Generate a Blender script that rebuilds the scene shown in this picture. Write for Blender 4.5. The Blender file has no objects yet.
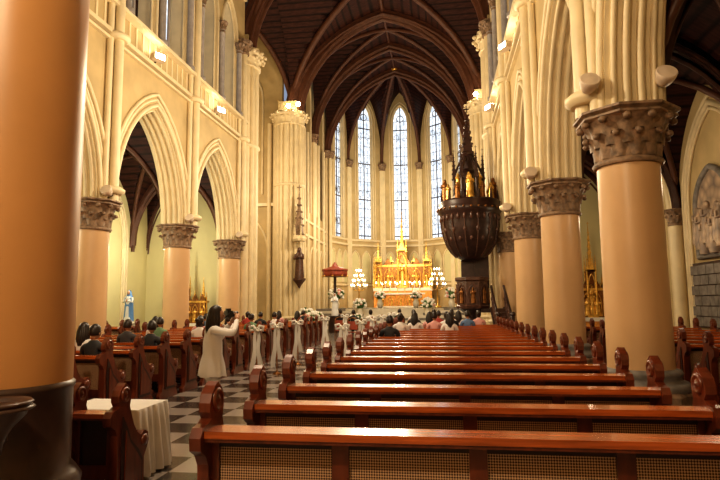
import bpy, math, random
from math import sin, cos, pi, sqrt, radians, tan, atan2
from mathutils import Vector, Matrix
random.seed(7)
SC = bpy.context.scene
AX = -3.255
HW = 6.155

# ---------------------------------------------------------------- materials
MATS = {}
def mat(name, col, rough=0.6, metal=0.0, var=0.12, scale=3.0, bump=0.0, emit=None, estr=0.0, spec=0.5, stretch=(1,1,1), coat=0.0, bands=0.0):
    m = bpy.data.materials.new(name); m.use_nodes = True
    nt = m.node_tree; b = nt.nodes['Principled BSDF']
    b.inputs['Roughness'].default_value = rough
    b.inputs['Metallic'].default_value = metal
    b.inputs['Specular IOR Level'].default_value = spec
    b.inputs['Coat Weight'].default_value = coat
    b.inputs['Coat Roughness'].default_value = 0.12
    tc = nt.nodes.new('ShaderNodeTexCoord'); mp = nt.nodes.new('ShaderNodeMapping')
    mp.inputs['Scale'].default_value = stretch
    nt.links.new(tc.outputs['Object'], mp.inputs['Vector'])
    n = nt.nodes.new('ShaderNodeTexNoise'); n.inputs['Scale'].default_value = scale; n.inputs['Detail'].default_value = 5
    nt.links.new(mp.outputs[0], n.inputs['Vector'])
    r = nt.nodes.new('ShaderNodeValToRGB')
    r.color_ramp.elements[0].position = .3; r.color_ramp.elements[1].position = .7
    r.color_ramp.elements[0].color = tuple(c*(1-var) for c in col)+(1,)
    r.color_ramp.elements[1].color = tuple(min(1, c*(1+var)) for c in col)+(1,)
    nt.links.new(n.outputs['Fac'], r.inputs['Fac']); out=r.outputs[0]
    if bands>0:
        wv = nt.nodes.new('ShaderNodeTexWave'); wv.bands_direction='Z'; wv.inputs['Scale'].default_value = bands; wv.inputs['Distortion'].default_value=.3
        nt.links.new(tc.outputs['Object'], wv.inputs['Vector'])
        r2 = nt.nodes.new('ShaderNodeValToRGB'); r2.color_ramp.elements[0].position=.0; r2.color_ramp.elements[1].position=.35
        r2.color_ramp.elements[0].color=(.25,.25,.25,1)
        nt.links.new(wv.outputs['Fac'], r2.inputs[0])
        mx = nt.nodes.new('ShaderNodeMix'); mx.data_type='RGBA'; mx.blend_type='MULTIPLY'; mx.inputs[0].default_value=1
        nt.links.new(out, mx.inputs[6]); nt.links.new(r2.outputs[0], mx.inputs[7]); out=mx.outputs[2]
    nt.links.new(out, b.inputs['Base Color'])
    if bump > 0:
        bp = nt.nodes.new('ShaderNodeBump'); bp.inputs['Strength'].default_value = bump; bp.inputs['Distance'].default_value = .02
        nt.links.new(n.outputs['Fac'], bp.inputs['Height']); nt.links.new(bp.outputs[0], b.inputs['Normal'])
    if emit:
        b.inputs['Emission Color'].default_value = emit+(1,); b.inputs['Emission Strength'].default_value = estr
    MATS[name] = m
    return m
mat('cream_plaster', (.52,.395,.205), .65, var=.14, scale=1.2, bump=.05)
mat('cream_trim', (.75,.63,.41), .45, var=.08, scale=2)
mat('pale_plaster', (.66,.60,.34), .65, var=.05, scale=1)
mat('column_paint', (.64,.415,.225), .38, var=.06, scale=1.3)
mat('pier_paint', (.52,.26,.095), .40, var=.08, scale=1.0)
mat('pier_dado', (.07,.038,.028), .35, var=.3, scale=4)
mat('capital_stone', (.25,.165,.105), .55, var=.5, scale=9, bump=.3)
mat('vault_wood', (.045,.014,.010), .6, var=.45, scale=2.5, stretch=(1,6,1), spec=.2, bands=1.3)
mat('vault_rib', (.10,.040,.023), .45, var=.2, scale=3, spec=.35)
mat('pew_top', (.42,.095,.018), .26, var=.4, scale=4, stretch=(.5,9,9), coat=.5)
mat('pew_wood', (.13,.028,.010), .32, var=.35, scale=5, stretch=(3,3,.6), coat=.3)
mat('pew_dark', (.030,.009,.006), .4, var=.3, scale=5)
mat('dark_wood', (.040,.018,.014), .35, var=.4, scale=6, bump=.2)
mat('carved_wood', (.10,.045,.030), .35, var=.4, scale=9, bump=.3)
mat('red_wood', (.32,.06,.03), .4, var=.3, scale=6)
mat('gold', (.80,.45,.11), .30, .7, var=.4, scale=8)
mat('gold_dark', (.26,.11,.03), .4, .6, var=.5, scale=10)
mat('marble_white', (.75,.70,.60), .3, var=.06)
mat('grey_stone', (.20,.18,.165), .6, var=.3, scale=5, bump=.2)
mat('shaft_grey', (.33,.30,.29), .45, var=.15, scale=5)
mat('cloth_white', (.74,.71,.69), .8, var=.04)
mat('skin', (.50,.28,.17), .5, var=.05)
mat('lips', (.40,.12,.09), .5); mat('eye_white', (.8,.8,.78), .3); mat('hair', (.02,.012,.010), .4, var=.3, scale=40)
mat('suit_black', (.018,.018,.022), .7); mat('shirt_white', (.78,.75,.74), .8, var=.05)
mat('shirt_blue', (.12,.20,.36), .8); mat('shirt_red', (.40,.06,.05), .8); mat('shirt_pink', (.65,.35,.33), .8)
mat('shirt_green', (.14,.24,.14), .8); mat('trousers', (.05,.045,.05), .8); mat('trousers_light', (.68,.64,.62), .8)
mat('plastic_black', (.015,.015,.016), .35); mat('fixture_cream', (.66,.54,.42), .45, var=.1)
mat('shoe', (.05,.03,.02), .4)
mat('leaf_green', (.05,.13,.03), .6, var=.4, scale=20); mat('petal_white', (.88,.86,.80), .7); mat('petal_pink', (.75,.40,.36), .7)
mat('robe_white', (.80,.82,.85), .6); mat('robe_blue', (.12,.28,.60), .6)
mat('bulb', (1,.9,.7), .4, emit=(1,.84,.56), estr=40)
mat('candle_flame', (1,.9,.7), .4, emit=(1,.84,.56), estr=14)
mat('lamp_face', (1,.9,.7), .4, emit=(1,.88,.66), estr=35)
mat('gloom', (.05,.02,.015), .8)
mat('altar_glow', (.80,.32,.07), .5, var=.4, scale=6)

def nodes_mat(name):
    m = bpy.data.materials.new(name); m.use_nodes = True; MATS[name] = m
    return m, m.node_tree, m.node_tree.nodes['Principled BSDF']
# floor checker
m, nt, b = nodes_mat('floor_tiles')
tc = nt.nodes.new('ShaderNodeTexCoord'); mp = nt.nodes.new('ShaderNodeMapping'); mp.inputs['Rotation'].default_value=(0,0,0)
ch = nt.nodes.new('ShaderNodeTexChecker'); ch.inputs['Scale'].default_value = 1.8
ch.inputs['Color1'].default_value=(.30,.26,.24,1); ch.inputs['Color2'].default_value=(.045,.038,.036,1)
nt.links.new(tc.outputs['Object'], mp.inputs[0]); nt.links.new(mp.outputs[0], ch.inputs[0]); nt.links.new(ch.outputs[0], b.inputs['Base Color'])
b.inputs['Roughness'].default_value=.2
# cane
m, nt, b = nodes_mat('cane_weave')
tc = nt.nodes.new('ShaderNodeTexCoord'); mp = nt.nodes.new('ShaderNodeMapping'); mp.inputs['Rotation'].default_value=(0,radians(45),0)
ch = nt.nodes.new('ShaderNodeTexChecker'); ch.inputs['Scale'].default_value = 95
ch.inputs['Color1'].default_value=(.56,.36,.21,1); ch.inputs['Color2'].default_value=(.06,.022,.012,1)
nt.links.new(tc.outputs['Object'], mp.inputs[0]); nt.links.new(mp.outputs[0], ch.inputs[0]); nt.links.new(ch.outputs[0], b.inputs['Base Color'])
# window glass
m, nt, b = nodes_mat('leaded_glass')
tc = nt.nodes.new('ShaderNodeTexCoord'); vo = nt.nodes.new('ShaderNodeTexVoronoi'); vo.inputs['Scale'].default_value = 3.5
vo.feature='F1'
r = nt.nodes.new('ShaderNodeValToRGB'); e=r.color_ramp.elements
e[0].position=.1; e[0].color=(.92,.96,1,1); e[1].position=.9; e[1].color=(.38,.45,.54,1)
nt.links.new(tc.outputs['Object'], vo.inputs['Vector']); nt.links.new(vo.outputs['Distance'], r.inputs[0])
nt.links.new(r.outputs[0], b.inputs['Emission Color']); b.inputs['Emission Strength'].default_value=1.45
b.inputs['Base Color'].default_value=(.1,.12,.15,1)
# painting relief
m, nt, b = nodes_mat('relief_paint')
tc = nt.nodes.new('ShaderNodeTexCoord'); vo = nt.nodes.new('ShaderNodeTexVoronoi'); vo.inputs['Scale'].default_value = 4
r = nt.nodes.new('ShaderNodeValToRGB'); e=r.color_ramp.elements
e[0].color=(.55,.40,.27,1); e[1].color=(.14,.11,.10,1)
nt.links.new(tc.outputs['Object'], vo.inputs['Vector']); nt.links.new(vo.outputs['Distance'], r.inputs[0]); nt.links.new(r.outputs[0], b.inputs['Base Color'])

# ---------------------------------------------------------------- builder
class B:
    def __init__(s): s.v=[]; s.f=[]; s.m=[]; s.s=[]
    def poly(s, pts, m, sm=False):
        i=len(s.v); s.v += [Vector(p) for p in pts]; s.f.append(tuple(range(i,i+len(pts)))); s.m.append(m); s.s.append(sm)
    def box(s, a, b, m):
        x0,y0,z0=a; x1,y1,z1=b; i=len(s.v)
        s.v += [Vector(p) for p in [(x0,y0,z0),(x1,y0,z0),(x1,y1,z0),(x0,y1,z0),(x0,y0,z1),(x1,y0,z1),(x1,y1,z1),(x0,y1,z1)]]
        for q in [(0,3,2,1),(4,5,6,7),(0,1,5,4),(1,2,6,5),(2,3,7,6),(3,0,4,7)]:
            s.f.append(tuple(i+k for k in q)); s.m.append(m); s.s.append(False)
    def grid(s, rows, m, sm=True, close=False):
        i=len(s.v); n=len(rows[0])
        for r in rows: s.v += [Vector(p) for p in r]
        for a in range(len(rows)-1):
            for c in range(n if close else n-1):
                d=(c+1)%n
                s.f.append((i+a*n+c, i+a*n+d, i+(a+1)*n+d, i+(a+1)*n+c)); s.m.append(m); s.s.append(sm)
    def lathe(s, c, prof, m, seg=20, sm=True, rot=0.0, sx=1, sy=1):
        rows=[]
        for r,z in prof:
            rows.append([(c[0]+sx*r*cos(rot+2*pi*k/seg), c[1]+sy*r*sin(rot+2*pi*k/seg), c[2]+z) for k in range(seg)])
        s.grid(rows, m, sm, True)
        if prof[0][0]>1e-4: s.poly(rows[0][::-1], m)
        if prof[-1][0]>1e-4: s.poly(rows[-1], m)
    def ell(s, c, r, m, seg=12, rings=8):
        if not hasattr(r,'__len__'): r=(r,r,r)
        rows=[]
        for j in range(rings+1):
            t=-pi/2+pi*j/rings
            rows.append([(c[0]+r[0]*max(cos(t),1e-3)*cos(2*pi*k/seg), c[1]+r[1]*max(cos(t),1e-3)*sin(2*pi*k/seg), c[2]+r[2]*sin(t)) for k in range(seg)])
        s.grid(rows, m, True, True)
    def tube(s, path, r, m, seg=8, sm=True):
        P=[Vector(p) for p in path]; n=len(P)
        R=r if hasattr(r,'__len__') else [r]*n
        T=[]
        for i in range(n):
            t=(P[min(i+1,n-1)]-P[max(i-1,0)]); T.append(t.normalized() if t.length>1e-9 else Vector((0,0,1)))
        ref=Vector((0,0,1)) if abs(T[0].z)<.9 else Vector((1,0,0))
        N=(ref-T[0]*ref.dot(T[0])).normalized(); rows=[]
        for i in range(n):
            N=(N-T[i]*N.dot(T[i]));
            N=N.normalized() if N.length>1e-6 else Vector((1,0,0))
            Bn=T[i].cross(N)
            rows.append([P[i]+(N*cos(2*pi*(k+.5)/seg)+Bn*sin(2*pi*(k+.5)/seg))*R[i] for k in range(seg)])
        s.grid(rows, m, sm, True); s.poly(rows[0][::-1],m); s.poly(rows[-1],m)
    def prism(s, pts, vec, m):
        v=Vector(vec); a=[Vector(p) for p in pts]; b=[p+v for p in a]
        s.poly(a[::-1],m); s.poly(b,m); n=len(a)
        for i in range(n): s.poly([a[i],a[(i+1)%n],b[(i+1)%n],b[i]],m)
    def add(s, o, M=None, remap=None):
        i=len(s.v); s.v += [(M@p if M else p.copy()) for p in o.v]
        s.f += [tuple(i+k for k in q) for q in o.f]
        s.m += [remap.get(q,q) if remap else q for q in o.m]; s.s += o.s
    def mesh(s, name):
        me=bpy.data.meshes.new(name); names=[]
        for q in s.m:
            if q not in names: names.append(q)
        me.from_pydata([tuple(p) for p in s.v],[],s.f)
        for q in names: me.materials.append(MATS[q])
        ix={q:k for k,q in enumerate(names)}
        me.polygons.foreach_set('material_index',[ix[q] for q in s.m])
        me.polygons.foreach_set('use_smooth',s.s); me.update()
        return me
    def build(s, name, loc=(0,0,0), rz=0):
        return place(s.mesh(name), name, loc, rz)
def place(me, name, loc=(0,0,0), rz=0, sc=None):
    o=bpy.data.objects.new(name, me); o.location=loc; o.rotation_euler=(0,0,rz)
    if sc: o.scale=sc
    SC.collection.objects.link(o); return o
def T(x,y,z): return Matrix.Translation((x,y,z))
def RZ(a): return Matrix.Rotation(a,4,'Z')
def RX(a): return Matrix.Rotation(a,4,'X')
def RY(a): return Matrix.Rotation(a,4,'Y')

def P(u,c=.45):
    u=min(abs(u),1); R=1+c
    return sqrt(max(R*R-(u+c)**2,0))/sqrt(R*R-c*c)

def wall_open(b, p0, d, n, t, s0, s1, z0, z1, ops, m, mi=None, N=16):
    mi=mi or m; p0=Vector(p0); d=Vector(d); n=Vector(n)
    q=lambda s,z,k: p0+d*s+n*(t*k)+Vector((0,0,z))
    bp={s0,s1}
    for (sc,hw,zs,zp,za) in ops:
        for k in range(N+1):
            x=sc-hw*cos(pi*k/N)
            if s0-1e-6<=x<=s1+1e-6: bp.add(round(x,5))
    L=sorted(bp)
    def op_at(s):
        for o in ops:
            if abs(s-o[0])<o[1]-1e-5: return o
    for a,c in zip(L,L[1:]):
        if c-a<1e-5: continue
        o=op_at((a+c)/2)
        if not o:
            for k in (0,1): b.poly([q(a,z0,k),q(c,z0,k),q(c,z1,k),q(a,z1,k)],m)
            continue
        sc,hw,zs,zp,za=o
        A=zp+(za-zp)*P((a-sc)/hw); C=zp+(za-zp)*P((c-sc)/hw)
        for k in (0,1):
            if zs>z0+1e-3: b.poly([q(a,z0,k),q(c,z0,k),q(c,zs,k),q(a,zs,k)],m)
            b.poly([q(a,A,k),q(c,C,k),q(c,z1,k),q(a,z1,k)],m)
        b.poly([q(a,A,0),q(c,C,0),q(c,C,1),q(a,A,1)],mi)
        if zs>z0+1e-3: b.poly([q(a,zs,0),q(c,zs,0),q(c,zs,1),q(a,zs,1)],mi)
    for (sc,hw,zs,zp,za) in ops:
        for s in (sc-hw,sc+hw):
            if zp>zs+1e-3: b.poly([q(s,zs,0),q(s,zp,0),q(s,zp,1),q(s,zs,1)],mi)
def arch_path(p0,d,n,k,op,off=0.0,legs=True,N=20):
    p0=Vector(p0); d=Vector(d); n=Vector(n); sc,hw,zs,zp,za=op; h=hw+off; za=za+off*1.1; pts=[]
    if legs and zp>zs+.05: pts.append(p0+d*(sc-h)+n*k+Vector((0,0,zs)))
    for i in range(N+1):
        u=-cos(pi*i/N); pts.append(p0+d*(sc+h*u)+n*k+Vector((0,0,zp+(za-zp)*P(u))))
    if legs and zp>zs+.05: pts.append(p0+d*(sc+h)+n*k+Vector((0,0,zs)))
    return pts

def vault(b, x0,x1,y0,y1,zs,rise, rib=.14, trans=(True,True), diag=True, N=20, trib=.32):
    xm,hx=(x0+x1)/2,(x1-x0)/2; ym,hy=(y0+y1)/2,(y1-y0)/2
    us=[sin(pi/2*(-1+2*i/N)) for i in range(N+1)]
    Z=lambda u,v: zs+rise*max(P(u),P(v))
    b.grid([[(xm+hx*u,ym+hy*v,Z(u,v)) for u in us] for v in us],'vault_wood',False)
    for on,y in zip(trans,(y0,y1)):
        if on:
            b.tube([(xm+hx*u,y,zs+rise*P(u)-.08) for u in us],trib,'vault_rib',8,False)
            for dy in (-trib*.75,trib*.75): b.tube([(xm+hx*u*.985,y+dy,zs+rise*P(u)*.99-.2) for u in us],trib*.28,'vault_rib',6)
            b.tube([(xm+hx*u*.97,y,zs+rise*P(u)*.985-.38) for u in us],trib*.4,'vault_rib',8)
    if diag:
        for sg in (1,-1):
            b.tube([(xm+hx*u,ym+hy*u*sg,zs+rise*P(u)-.05) for u in us],rib,'vault_rib',8)
        b.tube([(xm,y0,zs+rise-.05),(xm,y1,zs+rise-.05)],rib*.7,'vault_rib',6)
        b.tube([(x0,ym,zs+rise-.05),(x1,ym,zs+rise-.05)],rib*.7,'vault_rib',6)

# ---------------------------------------------------------------- columns
def leaf(b, c, ang, r0, z0, h, out, w, m):
    ca,sa=cos(ang),sin(ang); rows=[]
    prof=[(0,0,.8),(.02,.35,1.0),(.06,.65,1.05),(.16,.9,.9),(.27,1.0,.6),(.30,.9,.35),(.26,.8,.1)]
    for (o,z,ww) in prof:
        r=r0+o*out; zz=z0+z*h; row=[]
        for k,fold in ((-1,-.03),(-.5,.01),(0,.035),(.5,.01),(1,-.03)):
            rr=r+fold; t=k*w*ww*.5
            row.append((c[0]+rr*ca-t*sa, c[1]+rr*sa+t*ca, c[2]+zz))
        rows.append(row)
    b.grid(rows,m,True)
    b.ell((c[0]+(r0+.27*out)*ca,c[1]+(r0+.27*out)*sa,c[2]+z0+h*.88),(w*.22,w*.22,w*.18),m,8,5)
def capital(b, c, r, H, R, m='capital_stone', n=10):
    b.lathe(c,[(r*1.08,-.08),(r*1.14,-.04),(r*1.08,0),(r*1.0,.02),(r*1.02,H*.3),(r*1.15,H*.65),(R*.88,H*.82)],m,24)
    for k in range(n): leaf(b,c,2*pi*k/n,r*1.0,0.02,H*.5,R*.75,2*pi*r/n*1.05,m)
    for k in range(n): leaf(b,c,2*pi*(k+.5)/n,r*1.08,H*.28,H*.55,R*.85,2*pi*r/n*1.25,m)
    b.lathe(c,[(R*.9,H*.8),(R*.98,H*.84),(R*.98,H*.88),(R*.93,H*.9),(R*1.03,H*.95),(R*1.03,H)],m,8,False,rot=pi/8)
ZC=4.52
cb=B(); r=.45
cb.lathe((0,0,0),[(.72,0),(.72,.35),(.66,.40)],'capital_stone',8,False,rot=pi/8)
cb.lathe((0,0,0),[(.64,.38),(.66,.44),(.62,.5),(.54,.52),(.52,.57),(.56,.62),(.53,.67),(.47,.69)],'grey_stone',32)
cb.lathe((0,0,0),[(r+.01,.68),(r,2),(r-.005,3.76)],'column_paint',40)
capital(cb,(0,0,3.78),.45,.74,.74,n=12)
col_me=cb.mesh('column')
COLY=[-1.15,3.9,8.95,14.0,19.05,24.1]
for sx in (-1,1):
    for y in COLY: place(col_me,'column',(AX+sx*HW,y,0))

# ---------------------------------------------------------------- nave walls
def nave_wall(side):
    b=B(); xin=AX+side*(HW-.4); n=(side,0,0); p0=(xin,0,0); d=(0,1,0); ops=[]; tri=[]
    for a,c in zip(COLY,COLY[1:]):
        mid=(a+c)/2; ops.append((mid,2.08,ZC,ZC,8.0))
        for o in (-1.12,1.12): tri.append((mid+o,.84,10.2,13.6,15.2))
    y1=24.6
    wall_open(b,p0,d,n,.8,-1.5,y1,ZC,9.2,ops,'cream_plaster','cream_trim')
    wall_open(b,p0,d,n,.6,-1.5,y1,9.2,20.6,tri,'cream_plaster','cream_trim')
    for o in ops:
        for k,off,r in ((-.02,.12,.07),(.0,.30,.05),(-.03,.45,.06),(.12,-.02,.05),(.3,-.03,.06),(.5,-.03,.06),(.68,-.02,.05),(.82,.12,.07)):
            b.tube(arch_path(p0,d,n,k,o,off,False),r,'cream_trim',6)
    for o in tri:
        b.tube(arch_path(p0,d,n,-.02,o,.08),.06,'cream_trim',6)
        b.tube(arch_path(p0,d,n,.1,o,-.03),.045,'cream_trim',6)
        x=xin+side*.25
        b.tube([(x,o[0],10.2),(x,o[0],14.3)],.05,'shaft_grey',6)
    for a,c in zip(COLY,COLY[1:]):
        mid=(a+c)/2; x=xin-side*.12
        for dy in (0,-2.05,2.05):
            b.lathe((x,mid+dy,10.2),[(.2,0),(.2,.12),(.13,.18),(.12,.2),(.115,3.0),(.15,3.03)],'shaft_grey',10)
            capital(b,(x,mid+dy,13.2),.12,.38,.24,n=6)
        for k in range(12):
            y=mid-2.1+k*.38
            b.box((xin-.03,y-.04,9.45),(xin+.03,y+.04,10.1),'cream_trim')
    for z,h,w in ((9.2,.12,.2),(9.05,.08,.12),(10.1,.12,.25),(16.2,.1,.12)):
        xa,xb=sorted((xin-side*w,xin+side*.02)); b.box((xa,-1.5,z),(xb,y1,z+h),'cream_trim')
    for y in COLY:
        for dx,dy,r in ((-.2,0,.13),(-.08,-.24,.09),(-.08,.24,.09)):
            x=xin+side*dx
            b.tube([(x,y+dy,ZC),(x,y+dy,13.4)],r,'cream_trim',10)
        capital(b,(xin-side*.1,y,13.35),.28,.55,.46,n=8)
        for z in (4.7,9.1): b.lathe((xin-side*.1,y,z),[(.3,0),(.38,.06),(.38,.14),(.3,.2)],'cream_trim',12)
    xb=xin+side*2.0
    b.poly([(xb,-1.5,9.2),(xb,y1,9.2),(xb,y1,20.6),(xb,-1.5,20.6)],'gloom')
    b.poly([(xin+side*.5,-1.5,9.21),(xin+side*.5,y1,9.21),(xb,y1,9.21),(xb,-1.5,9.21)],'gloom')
    b.build('wall_left' if side<0 else 'wall_right')
    g=B()
    for a,c in zip(COLY,COLY[1:]):
        mid=(a+c)/2
        for o in (-1.1,1.1):
            op=(mid+o,.45,11,14,15); pts=arch_path((xb-side*.08,0,0),d,n,0,op)
            g.poly(pts,'leaded_glass'); g.tube(pts,.06,'cream_trim',6)
            g.box((xb-side*.1-.02,mid+o-.03,11),(xb-side*.1+.02,mid+o+.03,15),'dark_wood')
    g.build('window_gallery')
for sd in (-1,1): nave_wall(sd)

# nave ceiling
b=B(); ZS,RI=13.9,6.6
ys=COLY[:5]+[25.3]
for a,c in zip(ys,ys[1:]): vault(b,AX-HW+.4,AX+HW-.4,a,c,ZS,RI)
vault(b,AX-HW,AX+HW,25.3,34.5,ZS,RI,rib=.2,trib=.42)
vault(b,AX-5.6,AX+5.6,34.5,39.0,ZS,RI)
vault(b,AX-5.6,AX+5.6,39.0,43.6,ZS,RI,trans=(False,True))
C=Vector((AX,43.6,0)); AP=5.2; HS=AP*tan(radians(18))
for k in range(-2,3):
    ph=pi/2+k*radians(36); dr=Vector((cos(ph),sin(ph),0)); tg=Vector((-sin(ph),cos(ph),0)); rows=[]
    us=[sin(pi/2*i/12) for i in range(13)]; vs=[sin(pi/2*(-1+2*i/16)) for i in range(17)]
    for u in us: rows.append([C+dr*(AP*u)+tg*(HS*u*v)+Vector((0,0,ZS+RI*max(P(u),P(v)))) for v in vs])
    b.grid(rows,'vault_wood',False)
for k in range(6):
    ph=k*radians(36); dr=Vector((cos(ph),sin(ph),0))
    b.tube([C+dr*(AP/cos(radians(18))*u)+Vector((0,0,ZS+RI*P(u)-.08)) for u in us],.15,'vault_rib',8)
b.ell((AX,43.6,ZS+RI-.1),(.4,.4,.2),'gold')
b.build('ceiling')

# ---------------------------------------------------------------- crossing piers / chancel / apse
def pier(name,x,y,h=13.5,half=.62,r=.2):
    b=B()
    b.box((x-half,y-half,0),(x+half,y+half,h),'cream_plaster')
    b.lathe((x,y,0),[(half*1.75,0),(half*1.75,.5),(half*1.6,.65)],'cream_trim',8,False,rot=pi/8)
    for k in range(16):
        a=2*pi*k/16; s=half*1.22 if k%2==0 else half*1.33
        rr=r if k%2==0 else r*.6
        b.tube([(x+s*cos(a),y+s*sin(a),.5),(x+s*cos(a),y+s*sin(a),h)],rr,'cream_trim',8)
    for z in (.7,9.1): b.lathe((x,y,z),[(half*1.5,0),(half*1.65,.06),(half*1.65,.14),(half*1.5,.2)],'cream_trim',16)
    capital(b,(x,y,h-.3),half*1.45,.8,half*1.85,'cream_trim',14)
    b.box((x-half,y-half,h),(x+half,y+half,h+1.2),'cream_plaster')
    return b.build(name)
for sd in (-1,1):
    pier('wall_crossing_pier',AX+sd*(HW+.15),25.5)
    pier('wall_crossing_pier',AX+sd*(HW+.1),34.6)
for sd in (-1,1):
    b=B(); xi=AX+sd*5.75; d=(0,1,0); n=(sd,0,0); p0=(xi,0,0)
    ops=[(37.1,1.1,8,16,17.8),(41.3,1.1,8,16,17.8)]
    wall_open(b,p0,d,n,.5,34.9,44.0,0,20.6,ops,'cream_plaster')
    for o in ops:
        b.tube(arch_path(p0,d,n,-.02,o,.1),.08,'cream_trim',6)
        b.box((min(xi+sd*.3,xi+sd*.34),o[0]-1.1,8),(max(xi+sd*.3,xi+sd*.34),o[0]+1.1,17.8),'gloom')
    for k in range(6):
        o=(35.7+k*1.5,.6,1.4,4.6,5.6); b.tube(arch_path(p0,d,n,-.03,o,0),.07,'cream_trim',6)
    for y in (36.,37,38.9,39.2,40.4,42.3,43.5):
        b.tube([(xi-sd*.1,y,0),(xi-sd*.1,y,13.5)],.14,'cream_trim',8)
    for y in (39.0,43.4): capital(b,(xi-sd*.1,y,13.4),.24,.5,.4,n=8)
    for z in (6.2,7.2): b.box((min(xi,xi-sd*.15),34.9,z),(max(xi,xi-sd*.15),44,z+.15),'cream_trim')
    b.build('wall_chancel_left' if sd<0 else 'wall_chancel_right')
wb=B(); wi=0; WS=7.15; WP=17.6; WA=19.25
for k in range(-2,3):
    ph=pi/2+k*radians(36); dr=Vector((cos(ph),sin(ph),0)); tg=Vector((-sin(ph),cos(ph),0))
    p0=C+dr*AP-tg*HS; op=(HS,.68,WS,WP,WA)
    wall_open(wb,p0,tg,dr,.5,0,2*HS,0,20.6,[op],'cream_plaster','cream_trim')
    for off,r,kk in ((.08,.08,-.02),(.3,.06,-.02),(-.03,.05,.12)): wb.tube(arch_path(p0,tg,dr,kk,op,off),r,'cream_trim',6)
    for j in range(3):
        o=(HS+(j-1)*1.05,.42,3.4,5.2,6.1); wb.tube(arch_path(p0,tg,dr,-.03,o,0),.06,'cream_trim',6)
        pts=arch_path(p0,tg,dr,-.01,o,-.04); wb.poly(pts,'pale_plaster')
    for z,w in ((6.5,.18),(6.95,.1),(3.1,.15)):
        wb.prism([p0+Vector((0,0,z)),p0+tg*2*HS+Vector((0,0,z)),p0+tg*2*HS-dr*w+Vector((0,0,z)),p0-dr*w+Vector((0,0,z))],(0,0,.16),'cream_trim')
    g=B(); wi+=1
    pts=arch_path(p0,tg,dr,.25,op,0); g.poly(pts,'leaded_glass')
    q=lambda s,z: p0+tg*(HS+s)+dr*.2+Vector((0,0,z))
    for s in (-.34,0,.34): g.tube([q(s,WS),q(s,WP+.4 if s else WA)],.018 if s else .05,'dark_wood',6)
    for j in range(14): g.tube([q(-.66,WS+.3+j*.8),q(.66,WS+.3+j*.8)],.018 if j%4 else .05,'dark_wood',6)
    for j in range(4):
        for s in (-.34,.34):
            zc=WS+1.4+j*2.6; g.tube([q(s+.2*cos(2*pi*i/10),zc+.3*sin(2*pi*i/10)) for i in range(11)],.02,'dark_wood',4)
    g.tube([q(.3*cos(2*pi*i/12),WP+.5+.3*sin(2*pi*i/12)) for i in range(13)],.04,'dark_wood',4)
    g.tube(pts+[pts[0]],.06,'cream_trim',6)
    g.build('window_%d'%wi)
for k in range(6):
    ph=k*radians(36); c=C+Vector((cos(ph),sin(ph),0))*(AP/cos(radians(18))-.12)
    for o in (-.16,0,.16):
        t=Vector((-sin(ph),cos(ph),0))*o
        wb.tube([c+t+Vector((0,0,0)),c+t+Vector((0,0,13.5))],.11,'cream_trim',8)
    capital(wb,(c.x,c.y,13.4),.26,.5,.4,n=8)
wb.build('wall_apse')

# transepts
for sd in (-1,1):
    b=B(); xo=AX+sd*13.5; xi=AX+sd*(HW+.7)
    p0=(xi,34.9,0)
    wall_open(b,p0,(sd,0,0),(0,1,0),.4,0,7.0,0,20.6,[],'cream_plaster')
    for o in ((2.2,.8,8.8,15,17),(5.0,.8,8.8,15,17),(2.2,1.2,.5,5.0,7.2),(5.0,1.2,.5,5,7.2)):
        b.tube(arch_path(p0,(sd,0,0),(0,1,0),-.03,o,.08),.08,'cream_trim',6)
    for s in (.4,.8,3.6,6.6): b.tube([(xi+sd*s,34.75,0),(xi+sd*s,34.75,13.5)],.15,'cream_trim',8)
    b.box((min(xi,xo),34.7,8),(max(xi,xo),34.9,8.2),'cream_trim')
    b.poly([(xo,25.3,0),(xo,35.3,0),(xo,35.3,20.6),(xo,25.3,20.6)],'cream_plaster')
    b.poly([(AX+sd*(HW+.6),25.5,0),(xo,25.5,0),(xo,25.5,20.6),(AX+sd*(HW+.6),25.5,20.6)],'pale_plaster')
    b.build('wall_transept_left' if sd<0 else 'wall_transept_right')
    c=B(); x0,x1=sorted((AX+sd*HW,xo)); vault(c,x0,x1,25.5,35,ZS,RI,rib=.18,trans=(False,False)); c.build('ceiling_transept')
# aisles
for sd in (-1,1):
    xo=AX+sd*(HW+4.75); b=B(); d=(0,1,0); n=(sd,0,0); p0=(xo,0,0)
    wall_open(b,p0,d,n,.4,-1.5,25.5,0,9.2,[],'pale_plaster' if sd<0 else 'cream_plaster')
    for a,c in zip(COLY,COLY[1:]):
        mid=(a+c)/2; o=(mid,1.9,.2,4.4,7.2)
        for off,r in ((0,.09),(.2,.06),(-.15,.05)): b.tube(arch_path(p0,d,n,-.04,o,off),r,'cream_trim',6)
        b.tube([(xo-sd*.15,a,0),(xo-sd*.15,a,4.2)],.2,'cream_trim',12)
        capital(b,(xo-sd*.15,a,4.1),.2,.45,.34,n=8)
    b.build('wall_aisle_left' if sd<0 else 'wall_aisle_right')
    c=B()
    x0,x1=sorted((AX+sd*(HW+.4),xo))
    for a,e in zip(COLY[:],COLY[1:]): vault(c,x0,x1,a,e,ZC,3.6,rib=.09,trib=.2)
    vault(c,x0,x1,24.1,25.5,ZC,3.6,rib=.05,trib=.1,diag=False)
    c.build('ceiling_aisle')

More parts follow.
